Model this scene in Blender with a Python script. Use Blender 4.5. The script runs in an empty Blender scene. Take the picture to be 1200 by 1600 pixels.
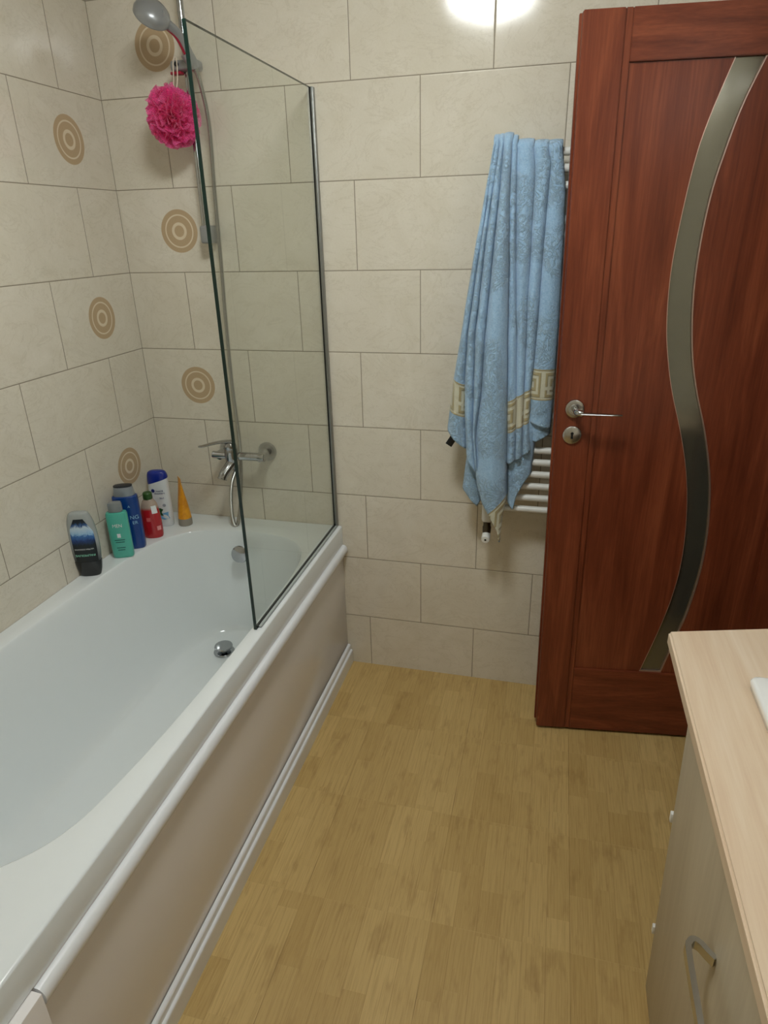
import bpy, bmesh, math, random
from mathutils import Vector, Matrix, noise
random.seed(7)
PI = math.pi
scn = bpy.context.scene
col = scn.collection

# ------------------------------------------------------------------ colour
def lin(c):
    return tuple(((v/255)/12.92 if v/255 <= .04045 else ((v/255+.055)/1.055)**2.4) for v in c) + (1.0,)

# ------------------------------------------------------------------ node helper
class NT:
    def __init__(s, name):
        s.m = bpy.data.materials.new(name); s.m.use_nodes = True
        s.t = s.m.node_tree; s.b = s.t.nodes['Principled BSDF']
        s.n = s.t.nodes; s.l = s.t.links
    def node(s, typ, **kw):
        n = s.n.new(typ)
        for k, v in kw.items(): setattr(n, k, v)
        return n
    def put(s, sock, v):
        if isinstance(v, bpy.types.NodeSocket): s.l.new(v, sock)
        elif v is not None: sock.default_value = v
    def m_(s, op, a, b=None, c=None):
        n = s.node('ShaderNodeMath', operation=op)
        s.put(n.inputs[0], a)
        if b is not None: s.put(n.inputs[1], b)
        if c is not None: s.put(n.inputs[2], c)
        return n.outputs[0]
    def mix(s, f, a, b, blend='MIX'):
        n = s.node('ShaderNodeMix', data_type='RGBA', blend_type=blend)
        s.put(n.inputs[0], f); s.put(n.inputs[6], a); s.put(n.inputs[7], b)
        return n.outputs[2]
    def obj(s):
        c = s.node('ShaderNodeTexCoord'); x = s.node('ShaderNodeSeparateXYZ')
        s.l.new(c.outputs['Object'], x.inputs[0])
        return c.outputs['Object'], x.outputs[0], x.outputs[1], x.outputs[2]
    def uv(s):
        c = s.node('ShaderNodeTexCoord'); x = s.node('ShaderNodeSeparateXYZ')
        s.l.new(c.outputs['UV'], x.inputs[0])
        return c.outputs['UV'], x.outputs[0], x.outputs[1]
    def comb(s, x, y, z=0.0):
        n = s.node('ShaderNodeCombineXYZ')
        s.put(n.inputs[0], x); s.put(n.inputs[1], y); s.put(n.inputs[2], z)
        return n.outputs[0]
    def noise(s, vec, scale, detail=3, rough=.5, dist=0.0):
        n = s.node('ShaderNodeTexNoise')
        s.put(n.inputs['Vector'], vec)
        n.inputs['Scale'].default_value = scale; n.inputs['Detail'].default_value = detail
        n.inputs['Roughness'].default_value = rough; n.inputs['Distortion'].default_value = dist
        return n.outputs['Fac']
    def white(s, vec):
        n = s.node('ShaderNodeTexWhiteNoise', noise_dimensions='3D')
        s.put(n.inputs['Vector'], vec); return n.outputs['Value']
    def map(s, v, a, b, c, d):
        n = s.node('ShaderNodeMapRange')
        s.put(n.inputs[0], v)
        for i, q in enumerate((a, b, c, d)): n.inputs[i+1].default_value = q
        return n.outputs[0]
    def ramp(s, v, stops):
        n = s.node('ShaderNodeValToRGB'); s.put(n.inputs[0], v)
        e = n.color_ramp.elements
        while len(e) < len(stops): e.new(.5)
        for i, (p, c) in enumerate(stops): e[i].position = p; e[i].color = c
        return n.outputs[0]
    def bump(s, h, strength=.3, dist=.001):
        n = s.node('ShaderNodeBump'); n.inputs['Strength'].default_value = strength
        n.inputs['Distance'].default_value = dist; s.put(n.inputs['Height'], h)
        s.l.new(n.outputs[0], s.b.inputs['Normal'])
    def set(s, **k):
        names = dict(color='Base Color', rough='Roughness', metal='Metallic', ior='IOR', trans='Transmission Weight',
                     coat='Coat Weight', coatr='Coat Roughness', spec='Specular IOR Level', sheen='Sheen Weight', sss='Subsurface Weight', alpha='Alpha')
        for a, v in k.items(): s.put(s.b.inputs[names[a]], v)
        return s

def plain(name, rgb, rough=.4, metal=0., var=.06, scale=30, **k):
    n = NT(name); v, x, y, z = n.obj()
    f = n.noise(v, scale, 3)
    c = lin(rgb)
    lo = tuple(q*(1-var) for q in c[:3]) + (1,); hi = tuple(min(1, q*(1+var)) for q in c[:3]) + (1,)
    n.set(color=n.mix(f, lo, hi), rough=rough, metal=metal, **k)
    return n.m

# ------------------------------------------------------------------ tile walls
TZ, TH, TW = 1.967, .25, .3964
def tile_material(name, axis, off, rings):
    n = NT(name); v, x, y, z = n.obj()
    h = x if axis == 0 else y
    rowf = n.m_('DIVIDE', n.m_('SUBTRACT', TZ, z), TH)
    row = n.m_('FLOOR', rowf)
    par = n.m_('FLOORED_MODULO', row, 2.0)
    hf = n.m_('ADD', n.m_('DIVIDE', n.m_('SUBTRACT', h, off), TW), n.m_('MULTIPLY', par, .5))
    cell = n.m_('FLOOR', hf)
    fr = n.m_('FRACT', rowf); fh = n.m_('FRACT', hf)
    dz = n.m_('MULTIPLY', n.m_('MINIMUM', fr, n.m_('SUBTRACT', 1.0, fr)), TH)
    dh = n.m_('MULTIPLY', n.m_('MINIMUM', fh, n.m_('SUBTRACT', 1.0, fh)), TW)
    if axis == 0: dh = n.m_('ADD', dh, n.map(h, -.957, -.955, 1, 0))
    d = n.m_('MINIMUM', dz, dh)
    grout = n.map(d, .0008, .0016, 1, 0)
    if axis == 0: grout = n.m_('MAXIMUM', grout, n.map(h, -.9748, -.9738, 1, 0))
    rnd = n.white(n.comb(cell, row, 3.0))
    big = n.noise(n.comb(n.m_('ADD', h, n.m_('MULTIPLY', rnd, 7.0)), z, 0.0), 7, 5, .6, 1.2)
    fine = n.noise(v, 190, 2, .6)
    vein = n.noise(n.comb(n.m_('ADD', h, n.m_('MULTIPLY', rnd, 31.0)), n.m_('MULTIPLY', z, 1.7), 0.0), 5, 6, .65, 2.5)
    vm = n.map(n.m_('ABSOLUTE', n.m_('SUBTRACT', vein, .5)), 0, .02, .28, 0)
    base = n.mix(n.map(big, .3, .7, 0, 1), lin((219, 211, 194)), lin((229, 222, 208)))
    base = n.mix(n.m_('MULTIPLY', rnd, .35), base, lin((216, 209, 190)))
    base = n.mix(vm, base, lin((190, 180, 158)))
    base = n.mix(n.map(fine, .4, .75, 0, .12), base, lin((190, 178, 152)))
    # printed concentric ring decors
    ring = None
    for (rh, rz) in rings:
        a = n.m_('SUBTRACT', h, rh); b = n.m_('SUBTRACT', z, rz)
        r = n.m_('SQRT', n.m_('ADD', n.m_('MULTIPLY', a, a), n.m_('MULTIPLY', b, b)))
        ring = r if ring is None else n.m_('MINIMUM', ring, r)
    if ring is not None:
        def band(r0, r1):
            return n.m_('MULTIPLY', n.map(ring, r0-.0008, r0+.0008, 0, 1), n.map(ring, r1-.0008, r1+.0008, 1, 0))
        mk = n.m_('MAXIMUM', n.m_('MAXIMUM', band(.0500, .0645), band(.0262, .0458)), n.map(ring, .0164, .018, 1, 0))
        speck = n.noise(v, 420, 2, .7)
        bc = n.mix(speck, lin((180, 155, 122)), lin((196, 172, 138)))
        base = n.mix(n.map(ring, .064, .0652, .55, 0), base, lin((226, 205, 168)))
        base = n.mix(mk, base, bc)
    c = n.mix(grout, base, lin((138, 127, 108)))
    n.set(color=c, rough=n.m_('ADD', n.map(grout, 0, 1, .09, .75), n.m_('MULTIPLY', big, .05)), spec=.5)
    hgt = n.m_('ADD', n.m_('MULTIPLY', n.map(d, 0, .0035, 0, 1), 1.0), n.m_('MULTIPLY', big, .25))
    n.bump(hgt, .5, .0012)
    return n.m

M = {}
M['tile_far'] = tile_material('glazed beige tile far', 0, .0236, [(-.7685, 2.092), (-.7685, 1.592), (-.7755, 1.092)])
M['tile_side'] = tile_material('glazed beige tile side', 1, .0065, [(-.186, 1.842), (-.186, 1.342), (-.186, .842)])
M['tile_plain'] = tile_material('glazed beige tile plain', 1, .1, [])
M['paint'] = plain('white ceiling paint', (226, 224, 216), .85)

def floor_material():
    n = NT('wood look floor tile'); v, x, y, z = n.obj()
    T = .3333; S = T/6
    X = n.m_('SUBTRACT', x, -.0887); Y = n.m_('SUBTRACT', y, .008)
    tx = n.m_('FLOOR', n.m_('DIVIDE', X, T)); ty = n.m_('FLOOR', n.m_('DIVIDE', Y, T))
    px = n.m_('FLOORED_MODULO', X, T); py = n.m_('FLOORED_MODULO', Y, T)
    si = n.m_('FLOOR', n.m_('DIVIDE', px, S))
    off = n.m_('MULTIPLY', n.white(n.comb(si, 4.0, 1.0)), .3)
    seg = n.m_('FLOOR', n.m_('DIVIDE', n.m_('ADD', py, off), .21))
    tone = n.white(n.comb(si, seg, 9.0))
    tone2 = n.white(n.comb(n.m_('ADD', si, n.m_('MULTIPLY', tx, 9.0)), n.m_('ADD', seg, n.m_('MULTIPLY', ty, 5.0)), 2.0))
    t = n.m_('ADD', n.m_('MULTIPLY', tone, .6), n.m_('MULTIPLY', tone2, .4))
    g1 = n.noise(n.comb(n.m_('MULTIPLY', x, 9.0), n.m_('ADD', n.m_('MULTIPLY', y, .3), n.m_('MULTIPLY', tone, 5.0)), 0.0), 26, 4, .6, .3)
    g2 = n.noise(n.comb(n.m_('MULTIPLY', x, 22.0), n.m_('MULTIPLY', y, .7), 4.0), 20, 3, .6)
    g3 = n.noise(n.comb(n.m_('MULTIPLY', x, 3.0), n.m_('MULTIPLY', y, .9), 2.0), 9, 3, .6)
    base = n.mix(t, lin((186, 155, 96)), lin((208, 178, 118)))
    base = n.mix(n.map(g1, .45, .78, 0, .55), base, lin((152, 118, 62)))
    base = n.mix(n.map(g2, .5, .75, 0, .35), base, lin((212, 182, 122)))
    base = n.mix(n.map(g3, .54, .78, 0, .5), base, lin((138, 104, 54)))
    # the pale block printed at the tile edge
    fx = n.m_('DIVIDE', px, S); s_ed = n.m_('ABSOLUTE', n.m_('SUBTRACT', n.m_('FRACT', fx), .5))
    gap = n.map(s_ed, .478, .497, 0, .5)
    base = n.mix(gap, base, lin((150, 118, 66)))
    ex = n.m_('MINIMUM', px, n.m_('SUBTRACT', T, px)); ey = n.m_('MINIMUM', py, n.m_('SUBTRACT', T, py))
    jn = n.noise(v, 9, 2)
    jy = n.m_('MULTIPLY', n.map(ey, .0005, .0013, 1, 0), n.map(jn, .4, .6, .2, .8))
    jx = n.m_('MULTIPLY', n.map(ex, .0004, .0010, 1, 0), n.map(jn, .45, .65, .0, .7))
    base = n.mix(jy, base, lin((196, 166, 108)))
    base = n.mix(jx, base, lin((96, 70, 34)))
    n.set(color=base, rough=n.map(g1, .3, .7, .36, .46), spec=.4)
    n.bump(n.m_('ADD', g2, n.m_('MULTIPLY', n.map(n.m_('MINIMUM', ex, ey), 0, .002, 0, 1), 1.5)), .15, .0006)
    return n.m
M['floor'] = floor_material()

def wood(name, dark, mid, light, axis='z', scale=1.0, rough=.35, contrast=1.0, coat=0.):
    n = NT(name); v, x, y, z = n.obj()
    L = {'x': (x, y, z), 'y': (y, x, z), 'z': (z, x, y)}[axis]
    def co(a, b): return n.comb(n.m_('MULTIPLY', L[1], a), n.m_('MULTIPLY', L[2], a), n.m_('MULTIPLY', L[0], b))
    g1 = n.noise(co(9*scale, .8*scale), 2.2, 5, .6, .8)
    g2 = n.noise(co(60*scale, 1.6*scale), 3, 4, .65, .2)
    g3 = n.noise(co(190*scale, 5*scale), 3, 2, .6)
    f = n.m_('ADD', n.m_('MULTIPLY', g1, .62), n.m_('ADD', n.m_('MULTIPLY', g2, .28), n.m_('MULTIPLY', g3, .10)))
    f = n.map(f, .5-.16/contrast, .5+.16/contrast, 0, 1)
    c = n.ramp(f, [(0, lin(dark)), (.5, lin(mid)), (1, lin(light))])
    n.set(color=c, rough=rough, coat=coat, coatr=.2, spec=.4)
    n.bump(g2, .08, .0005)
    return n.m
M['door'] = wood('red brown door laminate', (92, 41, 22), (119, 57, 34), (146, 78, 49), 'z', 1.0, .33, 1.0)
M['door_h'] = wood('red brown door laminate rail', (92, 41, 22), (119, 57, 34), (146, 78, 49), 'x', 1.0, .33, 1.0)
M['beech'] = wood('pale birch worktop laminate', (206, 178, 150), (219, 197, 170), (228, 210, 188), 'y', .7, .36, .9)
M['beech_v'] = wood('pale birch cabinet laminate', (170, 156, 132), (185, 172, 147), (198, 186, 162), 'z', .5, .45, .8)

M['bath'] = plain('white bath acrylic', (232, 237, 238), .13, var=.01, coat=.5, coatr=.08)
M['panel'] = plain('white bath panel plastic', (240, 236, 233), .2, var=.015, scale=4)
M['trimw'] = plain('white moulding plastic', (236, 238, 240), .25, var=.01)
M['chrome'] = plain('polished chrome', (178, 180, 182), .09, 1.0, var=.02)
M['chrome_b'] = plain('satin nickel', (196, 196, 192), .27, 1.0, var=.03)
M['steel'] = plain('dull aluminium profile', (150, 152, 150), .38, .9, var=.04)
M['black'] = plain('black plastic', (18, 19, 20), .4)
M['dark'] = plain('keyhole black', (8, 7, 7), .8)
M['rad'] = plain('white enamelled steel', (226, 226, 220), .3, var=.02)
M['ceramic'] = plain('white sink ceramic', (234, 235, 232), .12, var=.01, coat=.4, coatr=.05)
M['sealant'] = plain('grey silicone seal', (110, 112, 108), .5)
M['clearseal'] = plain('translucent plastic seal strip', (168, 174, 172), .35)
M['white_p'] = plain('white plastic', (232, 232, 228), .4, var=.02)
M['grey_p'] = plain('grey satin plastic', (150, 152, 153), .3, .35, var=.03)
M['red_p'] = plain('crimson plastic', (150, 18, 48), .35)
M['string'] = plain('cream cotton string', (222, 208, 190), .8)

def glass(name, rgb, rough=0., ior=1.45):
    n = NT(name); v, x, y, z = n.obj()
    f = n.noise(v, 3, 2)
    n.set(color=n.mix(f, lin(rgb), lin(tuple(min(255, q+3) for q in rgb))), rough=rough, trans=1.0, ior=ior)
    return n.m
def pane_material():
    # faintly green clear sheet: straight-through tint plus a fresnel reflection
    n = NT('green tinted clear sheet glass'); n.n.remove(n.b)
    v, x, y, z = n.obj()
    tr = n.node('ShaderNodeBsdfTransparent'); gl = n.node('ShaderNodeBsdfGlossy'); gl.inputs['Roughness'].default_value = .01
    f = n.noise(v, 4, 2)
    n.put(tr.inputs[0], n.mix(f, (.93, .945, .925, 1), (.94, .955, .935, 1)))
    fr = n.node('ShaderNodeFresnel'); fr.inputs['IOR'].default_value = 1.5
    mx = n.node('ShaderNodeMixShader'); ge = n.node('ShaderNodeNewGeometry'); n.put(mx.inputs[0], n.m_('MULTIPLY', fr.outputs[0], n.m_('SUBTRACT', 1.0, ge.outputs['Backfacing']))); n.l.new(tr.outputs[0], mx.inputs[1]); n.l.new(gl.outputs[0], mx.inputs[2])
    out = [q for q in n.n if q.type == 'OUTPUT_MATERIAL'][0]
    n.l.new(mx.outputs[0], out.inputs[0])
    return n.m
M['glass'] = pane_material()
M['glass_edge'] = plain('dark green glass edge', (12, 38, 32), .12, var=.1)
n = NT('dark smoked mirror glass'); v, x, y, z = n.obj()
f = n.noise(v, 5, 3)
n.set(color=n.mix(f, lin((112, 110, 98)), lin((134, 132, 118))), rough=.13, metal=.75, spec=.6, coat=.4, coatr=.05)
M['door_glass'] = n.m
M['door_glass_rim'] = plain('brushed rose metal beading', (205, 178, 165), .3, .8)

n = NT('warm white lamp diffuser'); v, x, y, z = n.obj()
n.set(color=lin((250, 250, 245)))
n.put(n.b.inputs['Emission Color'], n.mix(n.noise(v, 4, 1), (.955, 1.0, .985, 1), (.96, 1.0, .99, 1)))
n.b.inputs['Emission Strength'].default_value = 62
M['lamp'] = n.m
n = NT('cool white fill light emitter'); v, x, y, z = n.obj()  # glowing surface of the added fill light on the right wall
n.set(color=lin((250, 250, 250)))
n.put(n.b.inputs['Emission Color'], n.mix(n.noise(v, 4, 1), (.93, .97, 1.0, 1), (.95, .98, 1.0, 1)))
n.b.inputs['Emission Strength'].default_value = 12
M['fill_light'] = n.m

# ------------------------------------------------------------------ object helpers
def tag(o, label=None, cat=None, group=None, kind=None):
    if label: o['label'] = label
    if cat: o['category'] = cat
    if group: o['group'] = group
    if kind: o['kind'] = kind
    return o
def link(name, bm, mats, parent=None, smooth=True, auto=35):
    bmesh.ops.recalc_face_normals(bm, faces=bm.faces)
    me = bpy.data.meshes.new(name)
    for f in bm.faces: f.smooth = smooth
    if smooth and auto:
        for e in bm.edges:
            if len(e.link_faces) == 2 and e.calc_face_angle(0) > math.radians(auto): e.smooth = False
    bm.to_mesh(me); bm.free()
    if not isinstance(mats, (list, tuple)): mats = [mats]
    for m in mats: me.materials.append(m)
    o = bpy.data.objects.new(name, me); col.objects.link(o)
    if parent is not None: o.parent = parent
    return o
def empty(name, loc, label, cat, group=None, kind=None):
    o = bpy.data.objects.new(name, None); col.objects.link(o); o.location = loc
    o.empty_display_size = .05
    return tag(o, label, cat, group, kind)
def place(o, p):
    """child mesh written in world coordinates under an Empty at p"""
    if o.parent.type == 'EMPTY': o.matrix_parent_inverse = Matrix.Translation(-Vector(p))
    return o

def rbox(bm, lo, hi, r=.0, seg=2, mat=0, rot=None):
    lo = Vector(lo); hi = Vector(hi)
    g = bmesh.ops.create_cube(bm, size=1)
    vs = g['verts']; c = (lo+hi)/2; d = hi-lo
    for q in vs: q.co = Vector((q.co.x*d.x, q.co.y*d.y, q.co.z*d.z)) + c
    fs = set()
    for q in vs: fs |= set(q.link_faces)
    for f in fs: f.material_index = mat
    if r > 0:
        es = set()
        for q in vs: es |= set(q.link_edges)
        bmesh.ops.bevel(bm, geom=list(es), offset=r, segments=seg, affect='EDGES', profile=.5)
    return bm
def box(lo, hi, r=0., seg=2): return rbox(bmesh.new(), lo, hi, r, seg)

def loft(bm, loops, closed=True, cap0=False, cap1=False, mat=0, mf=None):
    R = []
    for L in loops: R.append([bm.verts.new(p) for p in L])
    n = len(loops[0])
    for i in range(len(R)-1):
        for j in range(n if closed else n-1):
            k = (j+1) % n
            f = bm.faces.new((R[i][j], R[i][k], R[i+1][k], R[i+1][j]))
            f.material_index = mf(i, j) if mf else mat
    if cap0: bm.faces.new(R[0][::-1]).material_index = mf(0, 0) if mf else mat
    if cap1: bm.faces.new(R[-1]).material_index = mf(len(R)-2, 0) if mf else mat
    return R

def lathe(bm, prof, c, axis=(0, 0, 1), n=32, mat=0):
    """prof: list of (r, h) along axis from c"""
    ax = Vector(axis).normalized(); a = ax.orthogonal().normalized(); b = ax.cross(a)
    c = Vector(c); loops = []
    for r, h in prof:
        loops.append([c+ax*h+(a*math.cos(2*PI*i/n)+b*math.sin(2*PI*i/n))*max(r, 1e-5) for i in range(n)])
    return loft(bm, loops, True, True, True, mat)

def smooth_path(pts, per=6, closed=False):
    P = [Vector(p) for p in pts]; out = []; n = len(P)
    rng = n if closed else n-1
    for i in range(rng):
        p0 = P[i-1] if (i > 0 or closed) else P[0]; p1 = P[i]; p2 = P[(i+1) % n]
        p3 = P[(i+2) % n] if (i+2 < n or closed) else P[-1]
        for k in range(per):
            t = k/per
            out.append(.5*((2*p1)+(-p0+p2)*t+(2*p0-5*p1+4*p2-p3)*t*t+(-p0+3*p1-3*p2+p3)*t**3))
    if not closed: out.append(P[-1].copy())
    return out
def tube(bm, pts, r, n=12, mat=0, caps=True):
    P = [Vector(p) for p in pts]; loops = []; ref = None
    for i, p in enumerate(P):
        t = (P[min(i+1, len(P)-1)]-P[max(i-1, 0)]).normalized()
        if ref is None: ref = t.orthogonal().normalized()
        ref = (ref-t*ref.dot(t)).normalized(); b = t.cross(ref)
        rr = r(i/(len(P)-1)) if callable(r) else r
        loops.append([p+(ref*math.cos(2*PI*k/n)+b*math.sin(2*PI*k/n))*rr for k in range(n)])
    loft(bm, loops, True, caps, caps, mat); return bm
def interp(tab, z):
    """tab: list of (z, x), any order"""
    t = sorted(tab)
    if z <= t[0][0]: return t[0][1]
    for a, b in zip(t, t[1:]):
        if z <= b[0]:
            f = (z-a[0])/(b[0]-a[0]) if b[0] > a[0] else 0
            return a[1]+(b[1]-a[1])*f
    return t[-1][1]
def text_bm(s, size, bm_mat=None):
    cu = bpy.data.curves.new('lettering', 'FONT'); cu.body = s; cu.size = size; cu.align_x = 'CENTER'; cu.align_y = 'CENTER'
    cu.extrude = .0001; cu.resolution_u = 3
    o = bpy.data.objects.new('lettering', cu); col.objects.link(o)
    bpy.context.view_layer.update()
    dg = bpy.context.evaluated_depsgraph_get()
    me = bpy.data.meshes.new_from_object(o.evaluated_get(dg))
    bpy.data.objects.remove(o); bpy.data.curves.remove(cu)
    bm = bmesh.new(); bm.from_mesh(me); bpy.data.meshes.remove(me)
    return bm

# ------------------------------------------------------------------ camera
def make_cam():
    p, yw, z = .4042, .2562, -.0251
    cp, sp, cy, sy, cz, sz = math.cos(p), math.sin(p), math.cos(yw), math.sin(yw), math.cos(z), math.sin(z)
    B = Matrix(((1, 0, 0), (0, 0, 1), (0, 1, 0)))
    Rx = Matrix(((1, 0, 0), (0, cp, sp), (0, -sp, cp))); Rz = Matrix(((cy, -sy, 0), (sy, cy, 0), (0, 0, 1)))
    Rr = Matrix(((cz, -sz, 0), (sz, cz, 0), (0, 0, 1)))
    R = Rz@Rx@B@Rr
    r, u, f = R.col[0], R.col[1], R.col[2]
    M4 = Matrix(((r.x, u.x, -f.x, .4355), (r.y, u.y, -f.y, -2.0789), (r.z, u.z, -f.z, 1.579), (0, 0, 0, 1)))
    cd = bpy.data.cameras.new('camera'); o = bpy.data.objects.new('camera', cd); col.objects.link(o)
    cd.sensor_fit = 'HORIZONTAL'; cd.sensor_width = 36; cd.lens = 1027.94/1200*36; cd.clip_start = .02
    o.matrix_world = M4; scn.camera = o
make_cam()

# ------------------------------------------------------------------ room shell
XL, XR, YB, ZC = -.976, 1.195, -2.95, 2.45
tag(link('floor', box((XL-.1, YB-.1, -.08), (XR+.1, .1, 0)), M['floor'], smooth=False), 'wood look tiled floor in yellow brown strips', 'floor', kind='structure')
tag(link('ceiling', box((XL-.1, YB-.1, ZC), (XR+.1, .1, ZC+.1)), M['paint'], smooth=False), 'white painted ceiling above the whole room', 'ceiling', kind='structure')
tag(link('wall_far', box((XL-.1, 0, 0), (XR+.1, .1, ZC)), M['tile_far'], smooth=False), 'beige tiled wall behind the towel radiator', 'wall', kind='structure')
tag(link('wall_left', box((XL-.1, YB, 0), (XL, 0, ZC)), M['tile_side'], smooth=False), 'beige tiled wall along the left side of the bath', 'wall', kind='structure')
tag(link('wall_back', box((XL-.1, YB-.1, 0), (XR+.1, YB, ZC)), M['tile_plain'], smooth=False), 'tiled wall behind the camera', 'wall', kind='structure')
bm = box((XR, YB, 0), (XR+.1, -.885, ZC)); rbox(bm, (XR, -.13, 0), (XR+.1, 0, ZC)); rbox(bm, (XR, -.885, 2.06), (XR+.1, -.13, ZC))
tag(link('wall_right', bm, M['tile_plain'], smooth=False), 'tiled wall with the doorway behind the wash stand', 'wall', kind='structure')
bm = box((XR-.012, -.885, 2.06), (XR+.11, -.13, 2.11)); rbox(bm, (XR-.012, -.935, 0), (XR+.11, -.885, 2.11)); rbox(bm, (XR-.012, -.13, 0), (XR+.11, -.09, 2.11))
tag(link('trim_1', bm, M['door']), 'red brown door frame in the right wall', 'door frame', kind='structure')
tag(link('wall_hall', box((XR+1.0, -2.2, 0), (XR+1.1, .8, ZC)), M['paint'], smooth=False), 'pale hallway wall beyond the doorway', 'wall', kind='structure')
tag(link('floor_hall', box((XR+.1, -2.2, -.08), (XR+1.0, .8, 0)), M['floor'], smooth=False), 'hallway floor beyond the doorway', 'floor', kind='structure')

# ------------------------------------------------------------------ ceiling lamp
LP = (.09, -1.12, ZC)
lt = empty('ceiling_lamp', LP, 'round white dome lamp on the ceiling, seen mirrored in the tiles', 'lamp')
bm = bmesh.new(); lathe(bm, [(.0, 0), (.19, 0), (.19, -.02), (.175, -.025), (0, -.025)], LP)
place(link('base', bm, M['white_p'], lt), LP)
bm = bmesh.new(); lathe(bm, [(0, -.025), (.172, -.025), (.17, -.045), (.145, -.07), (.1, -.088), (.05, -.096), (0, -.098)], LP, n=48)
place(link('diffuser', bm, M['lamp'], lt), LP)

ML = (XR, -1.45, 2.03)  # added fill light, out of view, brightens the bath panel
ml = empty('fill_light_bar', ML, 'added fill light bar, out of view on the right wall above the wash stand', 'lamp')
place(link('base', box((XR-.03, -1.74, 2.0), (XR-.0005, -1.16, 2.06), .004), M['white_p'], ml), ML)
bm = bmesh.new(); lathe(bm, [(0, 0), (.026, 0), (.028, .004), (.028, .536), (.026, .54), (0, .54)], (XR-.058, -1.72, 2.03), (0, 1, 0), 24)
place(link('diffuser', bm, M['fill_light'], ml), ML)

# ------------------------------------------------------------------ bathtub
RZ = .592
BO = (-.574, -.9, 0)
bt = empty('bathtub', BO, 'long white built-in bathtub along the left wall', 'bathtub')
inner = [(-.60, -.112), (-.70, -.122), (-.80, -.162), (-.865, -.245), (-.893, -.36), (-.908, -.54), (-.917, -.75), (-.922, -.95), (-.917, -1.18), (-.892, -1.38), (-.83, -1.53), (-.70, -1.60), (-.60, -1.602), (-.50, -1.557),
         (-.425, -1.485), (-.375, -1.425), (-.345, -1.35), (-.327, -1.22), (-.315, -1.05), (-.308, -.85), (-.305, -.62), (-.308, -.42), (-.322, -.28), (-.36, -.19), (-.43, -.137), (-.51, -.116)]
inner = [(p.x, p.y) for p in smooth_path([(a, b, 0) for a, b in inner], 6, True)]
bot = []; outer = []
X0, X1, Y0, Y1 = -.9745, -.2685, -1.72, -.002
cx, cy = -.61, -.86
for (px, py) in inner:
    dx, dy = px-cx, py-cy
    # inner floor outline: shrunk, further at the sloping head end
    bx = cx+.01 + dx*.60
    by = cy+.06 + dy*(.86 if dy > 0 else .60)
    bot.append((bx, by))
    ts = []
    if dx > 0: ts.append((X1-cx)/dx)
    if dx < 0: ts.append((X0-cx)/dx)
    if dy > 0: ts.append((Y1-cy)/dy)
    if dy < 0: ts.append((Y0-cy)/dy)
    t = min(ts); outer.append((cx+dx*t, cy+dy*t))
for cxn, cyn in ((X0, Y0), (X0, Y1), (X1, Y0), (X1, Y1)):
    k = min(range(len(outer)), key=lambda i: (outer[i][0]-cxn)**2+(outer[i][1]-cyn)**2); outer[k] = (cxn, cyn)
DEP = .40
prof = [(0, 0), (.012, .0015), (.03, .008), (.055, .025), (.085, .06), (.14, .15), (.22, .29), (.32, .46), (.44, .63), (.56, .77), (.68, .875), (.80, .945), (.92, .985), (1.05, 1.0)]
loops = []
def L2(A, B, s, z): return [Vector((a[0]+(b[0]-a[0])*s, a[1]+(b[1]-a[1])*s, z)) for a, b in zip(A, B)]
oc = [(-.622 + (x+.622), y) for x, y in outer]
def inset(A, d):
    return [(max(X0+0, min(X1-d, x)) if x > 0-1 else x, max(Y0+d, min(Y1, y))) for x, y in A]
loops.append([Vector((x if x < X1-.001 else X1, y, .521)) for x, y in outer])
loops.append([Vector((x if x < X1-.001 else X1, y, .587)) for x, y in outer])
loops.append([Vector((x, y, .5905)) for x, y in inset(outer, .0018)])
loops.append([Vector((x, y, RZ)) for x, y in inset(outer, .006)])
loops.append(L2(inset(outer, .006), inner, .5, RZ))
for s, d in prof: loops.append(L2(inner, bot, s, RZ-DEP*d))
lastz = RZ-DEP
cxb, cyb = cx+.01, cy+.1
for s in (.75, .45, .2): loops.append([Vector((cxb+(p.x-cxb)*s, cyb+(p.y-cyb)*s, lastz-.004*(1-s))) for p in loops[5+len(prof)-1]])
bm = bmesh.new(); loft(bm, loops, True, False, True)
# lip under the rim on the room side
place(link('shell', bm, M['bath'], bt, auto=50), BO)
# drain and overflow
bm = bmesh.new(); lathe(bm, [(.0, 0), (.036, 0), (.037, .004), (.034, .006), (.0, .006)], (-.64, -.300, .193)); lathe(bm, [(0, .006), (.012, .006), (.012, .018), (.031, .020), (.033, .024), (.031, .028), (.02, .030), (0, .031)], (-.64, -.300, .193))
place(link('drain_plug', bm, M['chrome'], bt), BO)
bm = bmesh.new(); ax = Vector((0, -1, .22)).normalized()
lathe(bm, [(0, -.01), (.014, -.01), (.014, .014), (.030, .015), (.032, .019), (.030, .024), (.015, .027), (0, .0275)], (-.602, -.152, .522), ax, 40)
place(link('overflow_knob', bm, M['chrome'], bt), BO)

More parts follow.
